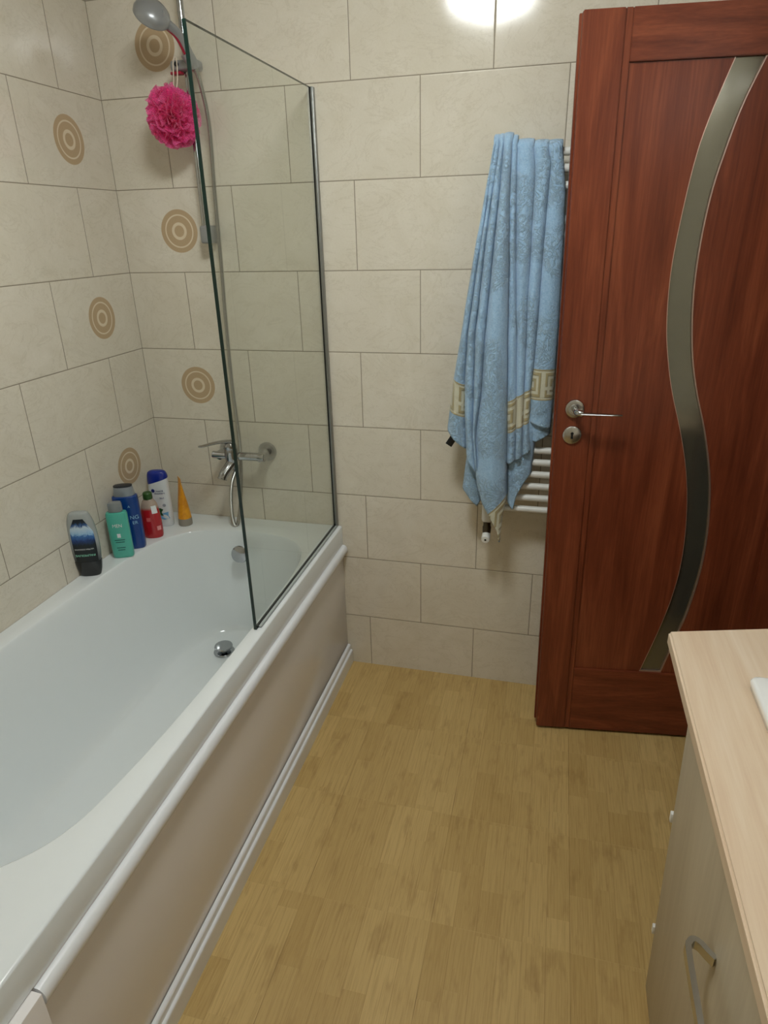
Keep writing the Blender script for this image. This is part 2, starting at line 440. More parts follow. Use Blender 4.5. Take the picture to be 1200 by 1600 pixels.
# ------------------------------------------------------------------ bath panel
PO = (-.262, -.9, 0)
pt = empty('bathtub_surround', PO, 'white panel with rounded mouldings closing the side of the bathtub', 'bath panel')
YN = -1.592
place(link('board', box((-.284, YN, .0), (-.2695, -.002, .5205), .001), M['panel'], pt), PO)
def extr(prof, y0, y1):
    b = bmesh.new(); loft(b, [[Vector((x, y, z)) for x, z in prof] for y in (y0, y1)], True, True, True); return b
arc = [(-.2665+.0155*math.cos(a), .498+.0195*math.sin(a)) for a in [PI/2-i*PI/12 for i in range(13)]]
place(link('top_moulding', extr([(-.2697, .5175)]+arc[1:-1]+[(-.2697, .4785)], YN, -.004), M['trimw'], pt), PO)
tr = [(-.268, .083)]+[(-.2645+.0075*math.cos(a), .0755+.0075*math.sin(a)) for a in [PI/2-i*PI/8 for i in range(6)]]+[(-.2575, .066), (-.2575, .060)]+[(-.2555+.0055*math.cos(a), .054+.0055*math.sin(a)) for a in [PI/2-i*PI/8 for i in range(5)]]+[(-.2500, .046), (-.2505, .0), (-.268, .0)]
place(link('skirting', extr(tr, YN, -.004), M['trimw'], pt), PO)
# end piece of the casing
bm = box((XL+.004, -2.35, 0), (-.2500, YN-.004, .5195), .003)
tag(link('casing_end', bm, M['panel']), 'plain white boxed casing past the near end of the bath panel', 'bath casing')
bm = box((XL+.002, -2.35, .546), (-.2700, -1.7225, .592), .004)
tag(link('casing_shelf', bm, M['bath']), 'white ledge continuing the bath rim at its near end', 'ledge')

# ------------------------------------------------------------------ glass screen
GX, GY0, GY1, GZ0, GZ1 = -.2935, -.702, -.009, .600, 1.957
GO = (GX, -.35, RZ)
gt = empty('bath_screen', GO, 'clear glass shower screen with dark green edges standing on the bath rim', 'shower screen')
bm = box((GX-.003, GY0+.0022, GZ0), (GX+.003, GY1, GZ1-.0012))
place(link('pane', bm, M['glass'], gt, smooth=False), GO)
bm = box((GX-.0040, GY0, GZ0-.007), (GX+.0040, GY0+.0021, GZ1)); rbox(bm, (GX-.0032, GY0+.0021, GZ1-.0011), (GX+.0032, GY1, GZ1))
place(link('polished_edge', bm, M['glass_edge'], gt, smooth=False), GO)
bm = box((GX-.0036, GY0+.004, RZ+.0005), (GX+.0036, GY1, GZ0-.001))
place(link('bottom_seal', bm, M['black'], gt), GO)
place(link('drip_strip', box((GX+.0040, GY0+.012, RZ+.0005), (GX+.0125, GY1, RZ+.007), .002), M['clearseal'], gt), GO)
bm = box((GX-.0036, -.0085, GZ0-.006), (GX+.0036, -.0005, GZ1))
place(link('wall_seal', bm, M['black'], gt), GO)
place(link('wall_profile', box((GX+.0048, -.018, RZ+.003), (GX+.012, -.0005, GZ1), .001), M['steel'], gt), GO)

# ------------------------------------------------------------------ bath mixer tap
MO = (-.61, 0, .87)
mt = empty('bath_mixer', MO, 'chrome wall mounted bath mixer tap with lever and short spout', 'tap')
bm = bmesh.new()
lathe(bm, [(0, 0), (.0125, 0), (.0128, .002), (.0128, .070), (0, .071)], (-.703, -.086, .868), (1, 0, 0), 28)
lathe(bm, [(0, 0), (.0135, 0), (.0155, .004), (.0155, .010), (.0145, .012), (.0145, .088), (.0155, .090), (.0155, .096), (.013, .098), (0, .098)], (-.604, -.086, .868), (1, 0, 0), 28)
lathe(bm, [(0, 0), (.018, 0), (.0225, .006), (.0235, .02), (.0235, .040), (.0225, .052), (.0195, .062), (.012, .068), (0, .069)], (-.632, -.086, .842), (0, 0, 1), 32)
place(link('body', bm, M['chrome'], mt), MO)
for xx in (-.534, -.686):
    bm = bmesh.new(); lathe(bm, [(0, 0), (.034, 0), (.0345, .004), (.031, .012), (.021, .030), (.0165, .038), (.0165, .075), (.0, .076)], (xx, -.0, .862), (0, -1, 0), 36)
    place(link('wall_rose', bm, M['chrome'], mt), MO)
bm = bmesh.new(); lathe(bm, [(0, 0), (.0215, 0), (.0228, .006), (.021, .016), (.015, .024), (0, .028)], (-.632, -.09, .898), (-.12, -.25, 1), 32)
pts = smooth_path([(-.615, -.088, .918), (-.635, -.105, .925), (-.665, -.135, .926), (-.690, -.165, .924), (-.702, -.178, .924)], 5)
lo2 = []
for i, p in enumerate(pts):
    t = (pts[min(i+1, len(pts)-1)]-pts[max(i-1, 0)]).normalized(); s = t.cross(Vector((0, 0, 1))).normalized(); q = i/(len(pts)-1)
    w = .0155*(1-.35*q)*(1 if q < .93 else .65); h = .006*(1-.55*q)
    lo2.append([p+s*w*math.cos(a)+Vector((0, 0, 1))*h*math.sin(a) for a in [2*PI*k/14 for k in range(14)]])
loft(bm, lo2, True, True, True)
place(link('lever', bm, M['chrome'], mt), MO)
bm = bmesh.new(); tube(bm, smooth_path([(-.630, -.088, .850), (-.636, -.100, .836), (-.645, -.118, .820), (-.650, -.130, .808), (-.653, -.136, .796)], 5), lambda t: .0185-.003*t+(.001 if t > .9 else 0), 20)
place(link('spout', bm, M['chrome'], mt), MO)
bm = bmesh.new(); lathe(bm, [(0, 0), (.010, 0), (.011, .004), (.011, .016), (.009, .02), (.009, .03), (0, .03)], (-.620, -.086, .815), (0, 0, 1), 20)
place(link('hose_connector', bm, M['chrome'], mt), MO)

# ------------------------------------------------------------------ shower riser rail
SO = (-.646, 0, 1.85)
st = empty('shower_rail', SO, 'upright chrome shower rail on the far wall behind the glass screen', 'shower rail')
bm = bmesh.new(); lathe(bm, [(0, 0), (.0095, 0), (.0095, .70), (0, .70)], (-.648, -.052, 1.555), (.008, 0, 1), 20)
place(link('bar', bm, M['chrome'], st), SO)
for zz in (1.58, 2.235):
    bm = box((-.662, -.066, zz-.026), (-.630, -.0005, zz+.026), .007, 3)
    place(link('wall_bracket', bm, M['grey_p'], st), SO)
bm = box((-.685, -.079, 2.008), (-.600, -.036, 2.036), .009, 3); lathe(bm, [(0, 0), (.014, 0), (.0165, .008), (.018, .032), (.0, .033)], (-.606, -.085, 2.018), (-.3, -.5, .8), 24)
sl = place(link('sliding_holder', bm, M['grey_p'], st), SO)
bm = box((-.684, -.081, 2.000), (-.650, -.060, 2.0075), .002); place(link('clamp_button', bm, M['red_p'], sl), SO)
place(link('clamp_button', box((-.628, -.081, 2.003), (-.606, -.070, 2.0085), .002), M['red_p'], sl), SO)
bm = bmesh.new(); lathe(bm, [(0, 0), (.006, 0), (.006, .007), (0, .008)], (-.661, -.077, 2.024), (0, -1, 0), 16)
place(link('hook_hole', bm, M['black'], sl), SO)

# hand shower
HO = (-.62, -.1, 2.05)
ht = empty('hand_shower', HO, 'grey hand shower head resting in the holder of the shower rail', 'shower head')
hc = Vector((-.662, -.175, 2.118)); hn = Vector((-.60, .42, -.68)).normalized()
bm = bmesh.new()
lathe(bm, [(0, -.030), (.014, -.029), (.030, -.024), (.042, -.014), (.0475, -.002), (.0475, .008), (.044, .012), (0, .012)], hc, hn, 40)
place(link('head', bm, M['grey_p'], ht), HO)
bm = bmesh.new(); lathe(bm, [(0, 0), (.040, 0), (.040, .0025), (0, .003)], hc+hn*.0121, hn, 36)
place(link('spray_plate', bm, M['white_p'], ht), HO)
hp = smooth_path([hc-hn*.010+Vector((.020, -.006, -.010)), (-.636, -.158, 2.102), (-.618, -.122, 2.078), (-.608, -.098, 2.040), (-.602, -.083, 2.010)], 6)
bm = bmesh.new(); tube(bm, hp, lambda t: .014-.003*t, 18)
place(link('handle', bm, M['grey_p'], ht), HO)
bm = bmesh.new(); tube(bm, [p+Vector((-.006, -.013+.002*k/len(hp), -.004)) for k, p in enumerate(hp[3:-3])], .0036, 8)
place(link('accent_strip', bm, M['red_p'], ht), HO)

# hose (ribbed metal)
pts = smooth_path([(-.602, -.083, 2.008), (-.594, -.078, 1.97), (-.588, -.066, 1.87), (-.600, -.055, 1.70), (-.607, -.050, 1.52), (-.614, -.05, 1.323), (-.618, -.05, 1.10), (-.617, -.045, .92),
                   (-.624, -.045, .80), (-.634, -.058, .68), (-.646, -.072, .605), (-.650, -.080, .594), (-.656, -.087, .610), (-.656, -.089, .68), (-.644, -.088, .76), (-.622, -.087, .812)], 60)
acc = [0]
for a, b in zip(pts, pts[1:]): acc.append(acc[-1]+(b-a).length)
tot = acc[-1]; NS = int(tot/.0011); P2 = []; j = 0
for i in range(NS+1):
    d = tot*i/NS
    while j < len(acc)-2 and acc[j+1] < d: j += 1
    f = (d-acc[j])/max(1e-9, acc[j+1]-acc[j]); P2.append(pts[j].lerp(pts[j+1], min(1, f)))
bm = bmesh.new(); tube(bm, P2, lambda t: .0064+.0011*math.cos(2*PI*t*NS/4), 10)
tag(link('shower_hose', bm, M['chrome_b'], auto=80), 'ribbed metal shower hose looping from the mixer up to the hand shower', 'hose')

# ------------------------------------------------------------------ pink bath puff
n = NT('pink nylon netting'); v, x, y, z = n.obj()
f = n.noise(v, 45, 3)
n.set(color=n.mix(n.map(f, .3, .7, 0, 1), lin((240, 58, 150)), lin((255, 140, 200))), rough=.55, sheen=.4)
tl = n.node('ShaderNodeBsdfTranslucent'); n.put(tl.inputs[0], lin((250, 80, 165)))
mx = n.node('ShaderNodeMixShader'); mx.inputs[0].default_value = .45
out = [q for q in n.n if q.type == 'OUTPUT_MATERIAL'][0]
n.l.new(n.b.outputs[0], mx.inputs[1]); n.l.new(tl.outputs[0], mx.inputs[2])
tp = n.node('ShaderNodeBsdfTransparent'); mx2 = n.node('ShaderNodeMixShader')
wv = n.noise(v, 520, 1); n.put(mx2.inputs[0], n.map(wv, .45, .52, .0, .5))
n.l.new(mx.outputs[0], mx2.inputs[1]); n.l.new(tp.outputs[0], mx2.inputs[2]); n.l.new(mx2.outputs[0], out.inputs[0])
M['net'] = n.m
LC = Vector((-.683, -.098, 1.895)); LO = tuple(LC)
lt_ = empty('bath_puff', LO, 'bright pink ruffled net bath puff hanging by its cord from the shower rail', 'bath puff')
bm = bmesh.new()
for k in range(58):
    ax = Vector((random.gauss(0, 1), random.gauss(0, 1), random.gauss(0, 1))).normalized()
    a = ax.orthogonal().normalized(); b = ax.cross(a); tilt = random.uniform(-.035, .035); R = random.uniform(.055, .079)
    ph = random.uniform(0, 6.28); fq = random.choice([7, 9, 11, 13]); N = 84; arc_ = random.uniform(2.0, 4.6); st0 = random.uniform(0, 6.28)
    lp = []
    for row_ in range(4):
        rr = R*(.52+.16*row_); L = []
        for i in range(N+1):
            t = st0+arc_*i/N
            wob = math.sin(fq*t+ph)*.010*(row_/3+.15)+math.sin(2.3*fq*t+ph*2)*.004*(row_/3)
            p = LC+(a*math.cos(t)+b*math.sin(t))*(rr+.003*math.sin(17*t+ph))+ax*(tilt+wob)
            if (p-LC).length > .083: p = LC+(p-LC).normalized()*.083
            p.y = min(p.y, -.012)
            p.x = LC.x+(p.x-LC.x)*.95; p.z = LC.z+(p.z-LC.z)*1.03
            L.append(p)
        lp.append(L)
    loft(bm, lp, False)
place(link('net_ruffle', bm, M['net'], lt_, auto=0), LO)
bm = bmesh.new(); tube(bm, smooth_path([(-.672, -.1, 1.95), (-.666, -.098, 1.985), (-.667, -.086, 2.03), (-.661, -.083, 2.04), (-.656, -.086, 2.03), (-.655, -.096, 1.985), (-.664, -.1, 1.95)], 6), .0016, 8)
place(link('cord', bm, M['string'], lt_), LO)

# ------------------------------------------------------------------ bottles
def sup(w, d, n_=28, e=2.6):
    out = []
    for i in range(n_):
        a = 2*PI*i/n_; c, s = math.cos(a), math.sin(a)
        out.append((w*math.copysign(abs(c)**(2/e), c), d*math.copysign(abs(s)**(2/e), s)))
    return out
def body(prof, e=2.6, n_=32, fine=0):
    """prof (z, half width, half depth[, xshift])"""
    b = bmesh.new(); P = prof
    loft(b, [[Vector((x+(p[3] if len(p) > 3 else 0), y, p[0])) for x, y in sup(p[1], p[2], n_, e)] for p in P], True, True, True)
    return b
def dense(prof, k=5):
    q = [Vector((p[0], p[1], p[2])) for p in prof]; r = smooth_path(q, k); return [tuple(p) for p in r]
def front_patch(prof, x0, x1, z0, z1, e=2.6, nx=14, nz=14, off=.0006, shape=None):
    """label sheet wrapped on the front (-y) side, x in fractions of half width"""
    b = bmesh.new(); uvl = b.loops.layers.uv.new('UV')
    ws = [(p[0], p[1]) for p in prof]; ds = [(p[0], p[2]) for p in prof]
    grid = []
    for j in range(nz+1):
        v = j/nz; z = z0+(z1-z0)*v; w = interp(ws, z); d = interp(ds, z); row = []
        a0, a1 = (x0, x1) if shape is None else shape(v, x0, x1)
        for i in range(nx+1):
            fx = a0+(a1-a0)*i/nx
            y = -d*(max(0, 1-abs(fx)**e))**(1/e)-off
            row.append((b.verts.new((fx*w, y, z)), i/nx, v))
        grid.append(row)
    for j in range(nz):
        for i in range(nx):
            q = [grid[j][i], grid[j][i+1], grid[j+1][i+1], grid[j+1][i]]
            f = b.faces.new([k[0] for k in q])
            for lp, k in zip(f.loops, q): lp[uvl].uv = (k[1], k[2])
    return b
def lettering(lines, prof, mat, parent, e=2.6, off=.0011, flip=False):
    """lines: (text, size, x, z) laid on the front face"""
    ws = [(p[0], p[1]) for p in prof]; ds = [(p[0], p[2]) for p in prof]
    for (s, size, x, z) in lines:
        b = bmesh.new()
        t = text_bm(s, size); 
        bmesh.ops.subdivide_edges(t, edges=[q for q in t.edges if q.calc_length() > .002], cuts=1)
        me = bpy.data.meshes.new('t')
        for q in t.verts:
            X, Z = q.co.x, q.co.y
            if flip: X, Z = -X, -Z
            X += x; Z += z; w = interp(ws, Z); d = interp(ds, Z); fx = min(.98, abs(X)/w)
            q.co = Vector((X, -d*(1-fx**e)**(1/e)-off-q.co.z, Z))
        t.to_mesh(me); t.free(); b.from_mesh(me); bpy.data.meshes.remove(me)
        link('lettering', b, mat, parent, smooth=False)
def bottle_root(name, loc, rz, label, cat='bottle', group=None):
    o = empty(name, loc, label, cat, group); o.rotation_euler = (0, 0, rz); return o
def splastic(name, rgb, rough=.25, **k): return plain(name, rgb, rough, var=.03, **k)
M['ink_w'] = plain('white ink', (235, 238, 238), .5)
M['ink_b'] = plain('navy ink', (20, 34, 110), .5)
M['ink_m'] = plain('mint ink', (150, 226, 196), .5)
M['ink_d'] = plain('dark teal ink', (22, 96, 90), .5)

# 1 clear bottle standing on its cap, black gel, sea label
b1 = bottle_root('shower_gel_bottle', (-.944, -.515, RZ), .38, 'clear shower gel bottle with black base and blue sea label, nearest on the bath ledge')
b1.scale = (1.2, 1.12, 1.0)
pr1 = [(.052, .0335, .017), (.09, .0365, .018), (.14, .0365, .018), (.18, .033, .0165), (.205, .027, .014), (.215, .022, .011), (.218, .012, .006)]
pr1d = dense(pr1, 4)
n = NT('clear plastic with grey gel'); v, x, y, z = n.obj()
n.set(color=n.mix(n.map(z, .05, .12, 0, 1), lin((60, 66, 70)), lin((182, 188, 186))), rough=.12, trans=.25, coat=.4)
M['gel'] = n.m
link('body', body([(p[0], p[1], p[2]) for p in pr1d]), M['gel'], b1)
prc1 = dense([(.0, .024, .012), (.004, .0265, .0135), (.02, .0305, .0155), (.04, .0335, .0172), (.0525, .0345, .0178)], 4)
link('cap', body(prc1), plain('glossy black cap plastic', (10, 13, 15), .18, var=.1, coat=.4), b1)
n = NT('sea picture label'); uvv, u, w = n.uv()
nz = n.noise(n.comb(n.m_('MULTIPLY', u, 1.5), n.m_('MULTIPLY', w, 2.2)), 4, 5, .65, 1.5)
ww = n.m_('ADD', w, n.m_('MULTIPLY', n.m_('SUBTRACT', nz, .5), .22))
c = n.ramp(ww, [(0, lin((8, 14, 18))), (.40, lin((8, 24, 30))), (.50, lin((18, 52, 108))), (.62, lin((60, 112, 176))), (.66, lin((150, 190, 222))), (.80, lin((196, 214, 226))), (.86, lin((40, 84, 140))), (.92, lin((12, 24, 32)))])
n.set(color=c, rough=.3)
M['sea'] = n.m
link('label', front_patch(pr1d, -.70, .86, .053, .198, nz=20, shape=lambda v, a, c_: (a*(1 if v < .78 else 1-.45*(v-.78)/.22), c_*(1 if v < .72 else 1-.5*(v-.72)/.28))), M['sea'], b1)
lettering([('PALMOLIVE', .0098, .001, .077)], pr1d, M['ink_m'], b1, flip=True)
lettering([('ULTRA COOLING', .0060, .001, .098)], pr1d, M['ink_w'], b1, flip=True)

# 2 mint green bottle
b2 = bottle_root('shampoo_bottle', (-.917, -.378, RZ), .42, 'mint green shower bottle with clear grey cap, standing in front of the tall blue bottle')
b2.scale = (.92, 1.0, 1.0)
pr2 = [(0, .0325, .014), (.003, .0355, .0165), (.01, .0365, .018), (.06, .0370, .0185), (.12, .0370, .0185), (.155, .0365, .0182), (.161, .034, .0165), (.163, .026, .013)]
link('body', body(pr2, 3.2), splastic('mint green plastic', (84, 182, 162), .28, coat=.2), b2)
link('cap', body([(.1632, .0225, .0135), (.166, .0245, .0150), (.190, .0235, .0140), (.195, .0215, .0125), (.196, .015, .008)], 3), splastic('clear grey cap plastic', (158, 164, 164), .2, trans=.35), b2)
lettering([('MEN', .0165, .0, .118)], pr2, M['ink_w'], b2, 3.2)
link('badge', front_patch(pr2, -.16, .16, .076, .090, 3.2, 4, 4), M['ink_w'], b2)
bmx = bmesh.new()
for za, hw_ in ((.066, .48), (.058, .42), (.038, .40), (.030, .34)):     # fine print too small to read
    link('fine_print', front_patch(pr2, -hw_, hw_, za, za+.0028, 3.2, 8, 1), M['ink_d'], b2)

# 3 tall blue bottle
b3 = bottle_root('shampoo_bottle', (-.925, -.310, RZ), .42, 'tall dark blue bottle with silver collar and black flat lid')
pr3 = [(0, .038, .018), (.004, .041, .021), (.02, .042, .022), (.10, .0425, .0225), (.17, .0415, .022), (.190, .0405, .0215), (.193, .037, .019)]
link('body', body(pr3, 3), splastic('deep blue plastic', (10, 60, 132), .28, coat=.2), b3)
link('collar', body([(.1933, .0335, .0195), (.196, .0350, .0205), (.222, .0305, .0178), (.2245, .030, .0175)], 2.4), splastic('silver collar plastic', (160, 166, 172), .3, metal=.4), b3)
link('lid', body([(.2247, .0300, .0175), (.2262, .0305, .0178), (.2285, .0300, .0175), (.230, .025, .014)], 2.4), splastic('black lid plastic', (28, 32, 40), .35), b3)
lettering([('NG', .019, .0235, .118), ('ER', .016, .0235, .099), ('A', .012, .012, .158)], pr3, plain('pale blue ink', (150, 196, 226), .5), b3, 3)

# 4 red bottle, green cap
b4 = bottle_root('shower_gel_bottle', (-.905, -.215, RZ), .3, 'small red liquid soap bottle with dark green cap and white stickers')
pr4 = dense([(0, .029, .020), (.004, .033, .0235), (.03, .0345, .0245), (.07, .0335, .024), (.105, .0305, .022), (.125, .0265, .0195), (.139, .019, .015), (.144, .0135, .012)], 3)
n = NT('red soap in clear plastic'); v, x, y, z = n.obj()
n.set(color=n.mix(n.map(z, .106, .116, 0, 1), lin((198, 36, 44)), lin((196, 176, 160))), rough=.15, trans=.2, coat=.4)
link('body', body(pr4, 2.2), n.m, b4)
link('cap', body([(.1445, .0155, .0155), (.147, .0165, .0165), (.165, .0155, .0155), (.168, .013, .013)], 2), splastic('dark green cap plastic', (44, 84, 30), .4), b4)
link('sticker', front_patch(pr4, .38, .90, .094, .122, 2.2, 8, 4), M['ink_w'], b4)
link('sticker', front_patch(pr4, .62, .93, .030, .046, 2.2, 6, 4), plain('pink printed sticker', (226, 150, 150), .5), b4)
link('sticker', front_patch(pr4, -.30, .12, .066, .080, 2.2, 6, 4), plain('faded red sticker', (208, 96, 96), .5), b4)

# 5 white bottle, blue cap
b5 = bottle_root('shampoo_bottle', (-.921, -.118, RZ), .22, 'tall white shampoo bottle with slanted blue cap in the corner')
pr5 = dense([(0, .030, .016), (.004, .0345, .0195), (.03, .0365, .0215), (.08, .0375, .022), (.14, .0375, .0215), (.175, .0365, .0205)], 3)
b = bmesh.new()
def slant(x, z, k): return z+k*x
loft(b, [[Vector((x, y, p[0]+(.30*x*max(0, (p[0]-.10)/.075)))) for x, y in sup(p[1], p[2], 32, 2.6)] for p in pr5], True, True, True)
link('body', b, splastic('white shampoo plastic', (222, 226, 228), .25, coat=.3), b5)
b = bmesh.new(); pc5 = dense([(.1755, .0370, .0208, .30), (.185, .0372, .0205, .2), (.200, .0350, .019, .08), (.210, .030, .016, 0), (.2145, .020, .010, 0)], 4)
loft(b, [[Vector((x, y, p[0]+(.30*x*max(0, 1-(p[0]-.1755)/.03)))) for x, y in sup(p[1], p[2], 32, 2.6)] for p in pc5], True, True, True)
link('cap', b, splastic('royal blue cap plastic', (14, 40, 140), .28, coat=.3), b5)
lettering([('head &', .0095, .008, .142), ('shoulders', .0095, .007, .133), ('3in1', .0105, .013, .114)], pr5, M['ink_b'], b5)
def disc(cx_, cz_, r, prof, e, mat, nm, par, off=.0009):
    q = bmesh.new(); ws = [(p[0], p[1]) for p in prof]; ds = [(p[0], p[2]) for p in prof]
    def P(X, Z):
        w = interp(ws, Z); d = interp(ds, Z); return Vector((X, -d*(1-min(.98, abs(X)/w)**e)**(1/e)-off, Z))
    c0 = q.verts.new(P(cx_, cz_)); R_ = [q.verts.new(P(cx_+r[0]*math.cos(2*PI*i/20), cz_+r[1]*math.sin(2*PI*i/20))) for i in range(20)]
    for i in range(20): q.faces.new((c0, R_[i], R_[(i+1) % 20]))
    return link(nm, q, mat, par)
disc(-.0155, .143, (.0068, .0068), pr5, 2.6, M['ink_b'], 'emblem', b5)
disc(.017, .086, (.006, .006), pr5, 2.6, plain('grey print', (150, 156, 166), .5), 'emblem', b5)
def leafshape(pts_, prof, e, mat, nm, par, off=.0009):
    q = bmesh.new(); ws = [(p[0], p[1]) for p in prof]; ds = [(p[0], p[2]) for p in prof]
    V_ = []
    for X, Z in pts_:
        w = interp(ws, Z); d = interp(ds, Z); V_.append(q.verts.new((X, -d*(1-min(.98, abs(X)/w)**e)**(1/e)-off, Z)))
    q.faces.new(V_); bmesh.ops.triangulate(q, faces=q.faces); return link(nm, q, mat, par, smooth=False)
leafshape([(-.030, .090), (-.012, .074), (.002, .076), (.012, .070), (.004, .060), (.010, .045), (-.004, .048), (-.018, .056), (-.028, .066)], pr5, 2.6, plain('mint leaf print', (36, 84, 44), .5), 'leaf_print', b5, .0016)
leafshape([(-.024, .048), (-.006, .050), (.010, .056), (.028, .060), (.026, .044), (.030, .034), (.012, .030), (-.008, .036)], pr5, 2.6, plain('water splash print', (112, 170, 212), .5), 'splash_print', b5, .0013)

# 6 orange tube standing on its cap
b6 = bottle_root('cosmetic_tube', (-.846, -.098, RZ), -.80, 'orange tapered squeeze tube standing on a grey cap by the corner', 'tube')
pr6 = [(.028, .0245, .0240), (.05, .0245, .0215), (.09, .024, .0160), (.13, .0235, .0090), (.165, .023, .0028), (.172, .0232, .0010), (.184, .0232, .0008)]
b = bmesh.new(); P6 = dense(pr6, 4)
loft(b, [[Vector((x, y, p[0])) for x, y in sup(p[1], max(.0006, p[2]), 32, 2.0)] for p in P6], True, True, True)
n = NT('orange tube film'); v, x, y, z = n.obj()
n.set(color=n.mix(n.map(n.noise(v, 28, 4, .6, .5), .42, .62, 0, .6), lin((244, 168, 30)), lin((206, 122, 26))), rough=.35)
link('body', b, n.m, b6)
link('cap', body([(0, .0235, .0235), (.002, .0250, .0250), (.025, .0248, .0248), (.0278, .0235, .0235)], 2), splastic('grey cap plastic', (150, 144, 132), .35), b6)

# ------------------------------------------------------------------ towel radiator
RO = (.5, 0, .70)
rt = empty('towel_radiator', RO, 'white ladder towel radiator on the far wall behind the blue towel', 'radiator')
RYC = -.080
for xx in (.262, .745):
    place(link('side_post', box((xx-.0175, RYC-.016, .690), (xx+.0175, RYC+.016, 1.785), .010, 3), M['rad'], rt), RO)
zs = [.747, .7865, .826, .866, .9055, .945, 1.055, 1.095, 1.135, 1.175, 1.285, 1.325, 1.365, 1.405, 1.515, 1.555, 1.595, 1.677, 1.718, 1.757]
for zz in zs:
    bm = bmesh.new(); lathe(bm, [(0, 0), (.0105, 0), (.0105, .47), (0, .47)], (.27, RYC-.006, zz), (1, 0, 0), 18)
    place(link('rung', bm, M['rad'], rt), RO)
for xx, zz in ((.33, .80), (.68, .80), (.33, 1.64), (.68, 1.64)):
    bm = bmesh.new(); lathe(bm, [(0, 0), (.014, 0), (.014, .004), (.008, .006), (.008, .07), (0, .07)], (xx, 0, zz), (0, -1, 0), 16)
    place(link('wall_mount', bm, M['rad'], rt), RO)
bm = bmesh.new(); lathe(bm, [(0, 0), (.013, 0), (.014, .004), (.014, .022), (.012, .025), (.012, .040), (0, .040)], (.262, -.080, .650), (0, 0, 1), 20)
vv = place(link('valve', bm, plain('tarnished nickel', (88, 80, 66), .3, .9), rt), RO)
bm = bmesh.new(); lathe(bm, [(0, 0), (.0135, 0), (.0140, .004), (.0140, .030), (.012, .034), (.004, .0345), (.0035, .031), (0, .031)], (.262, -.083, .644), (0, -1, -.12), 28)
place(link('valve_cap', bm, M['white_p'], vv), RO)
bm = bmesh.new(); lathe(bm, [(0, 0), (.010, 0), (.010, .075), (0, .075)], (.262, 0, .655), (0, -1, 0), 16)
lathe(bm, [(0, 0), (.02, 0), (.019, .005), (0, .006)], (.262, 0, .655), (0, -1, 0), 20)
place(link('feed_pipe', bm, M['rad'], vv), RO)
bm = bmesh.new(); lathe(bm, [(0, 0), (.0035, 0), (.0035, .0008), (0, .0009)], (.262, -.1176, .6399), (0, -1, -.12), 12)
place(link('screw_hole', bm, M['dark'], vv), RO)

# ------------------------------------------------------------------ towel
n = NT('light blue terry towelling'); uvv, u, w = n.uv(); v, x, y, z = n.obj()
t1 = n.noise(v, 520, 2, .7); t2 = n.noise(v, 190, 3, .6)
rel = n.noise(v, 34, 4, .6, 2.2)           # woven relief pattern
rl = n.map(n.m_('ABSOLUTE', n.m_('SUBTRACT', rel, .5)), .015, .05, 1, 0)
zone = n.map(n.noise(v, 8, 2), .44, .52, 0, 1)
rl = n.m_('MULTIPLY', rl, zone)
base = n.mix(n.map(t2, .3, .7, 0, 1), lin((148, 186, 220)), lin((176, 208, 235)))
base = n.mix(n.m_('MULTIPLY', rl, .35), base, lin((170, 206, 222)))
n.set(color=base, rough=.95, sheen=.5, spec=.1)
towel_base, towel_h = base, n.m_('ADD', n.m_('ADD', n.m_('MULTIPLY', t1, 1.1), n.m_('MULTIPLY', t2, 1.2)), n.m_('MULTIPLY', rl, 2.6))
# square key: nested squares with an opening
cu = n.m_('SUBTRACT', n.m_('FRACT', u), .5); cw = n.m_('SUBTRACT', w, .5)
dd = n.m_('MAXIMUM', n.m_('ABSOLUTE', cu), n.m_('ABSOLUTE', cw))
def bnd(a, b): return n.m_('MULTIPLY', n.map(dd, a-.012, a+.012, 0, 1), n.map(dd, b-.012, b+.012, 1, 0))
key = n.m_('MAXIMUM', bnd(.30, .40), bnd(.10, .20))
brk = n.m_('MULTIPLY', n.map(cu, -.06, -.04, 1, 0), n.map(n.m_('ABSOLUTE', n.m_('SUBTRACT', cw, -.10)), .05, .06, 1, 0))
key = n.m_('MULTIPLY', key, n.m_('SUBTRACT', 1.0, brk))
key = n.m_('MAXIMUM', key, n.map(n.m_('ABSOLUTE', cw), .45, .46, 0, 1))
rib = n.noise(v, 600, 2)
c = n.mix(n.m_('MULTIPLY', key, .85), lin((208, 206, 184)), lin((162, 146, 100)))
c = n.mix(n.map(rib, .4, .7, 0, .3), c, lin((178, 166, 126)))
inb = n.map(n.m_('ABSOLUTE', cw), .495, .505, 1, 0)
n.set(color=n.mix(inb, towel_base, c))
n.bump(n.mix(inb, towel_h, n.m_('ADD', rib, key)), .8, .0022)
M['towel'] = n.m

TO = (.31, -.1, 1.2)
tw = empty('bath_towel', TO, 'light blue terry bath towel with gold key border hung over the radiator', 'towel')
FY = -.112
def crease(tab, z): return interp(tab, z)
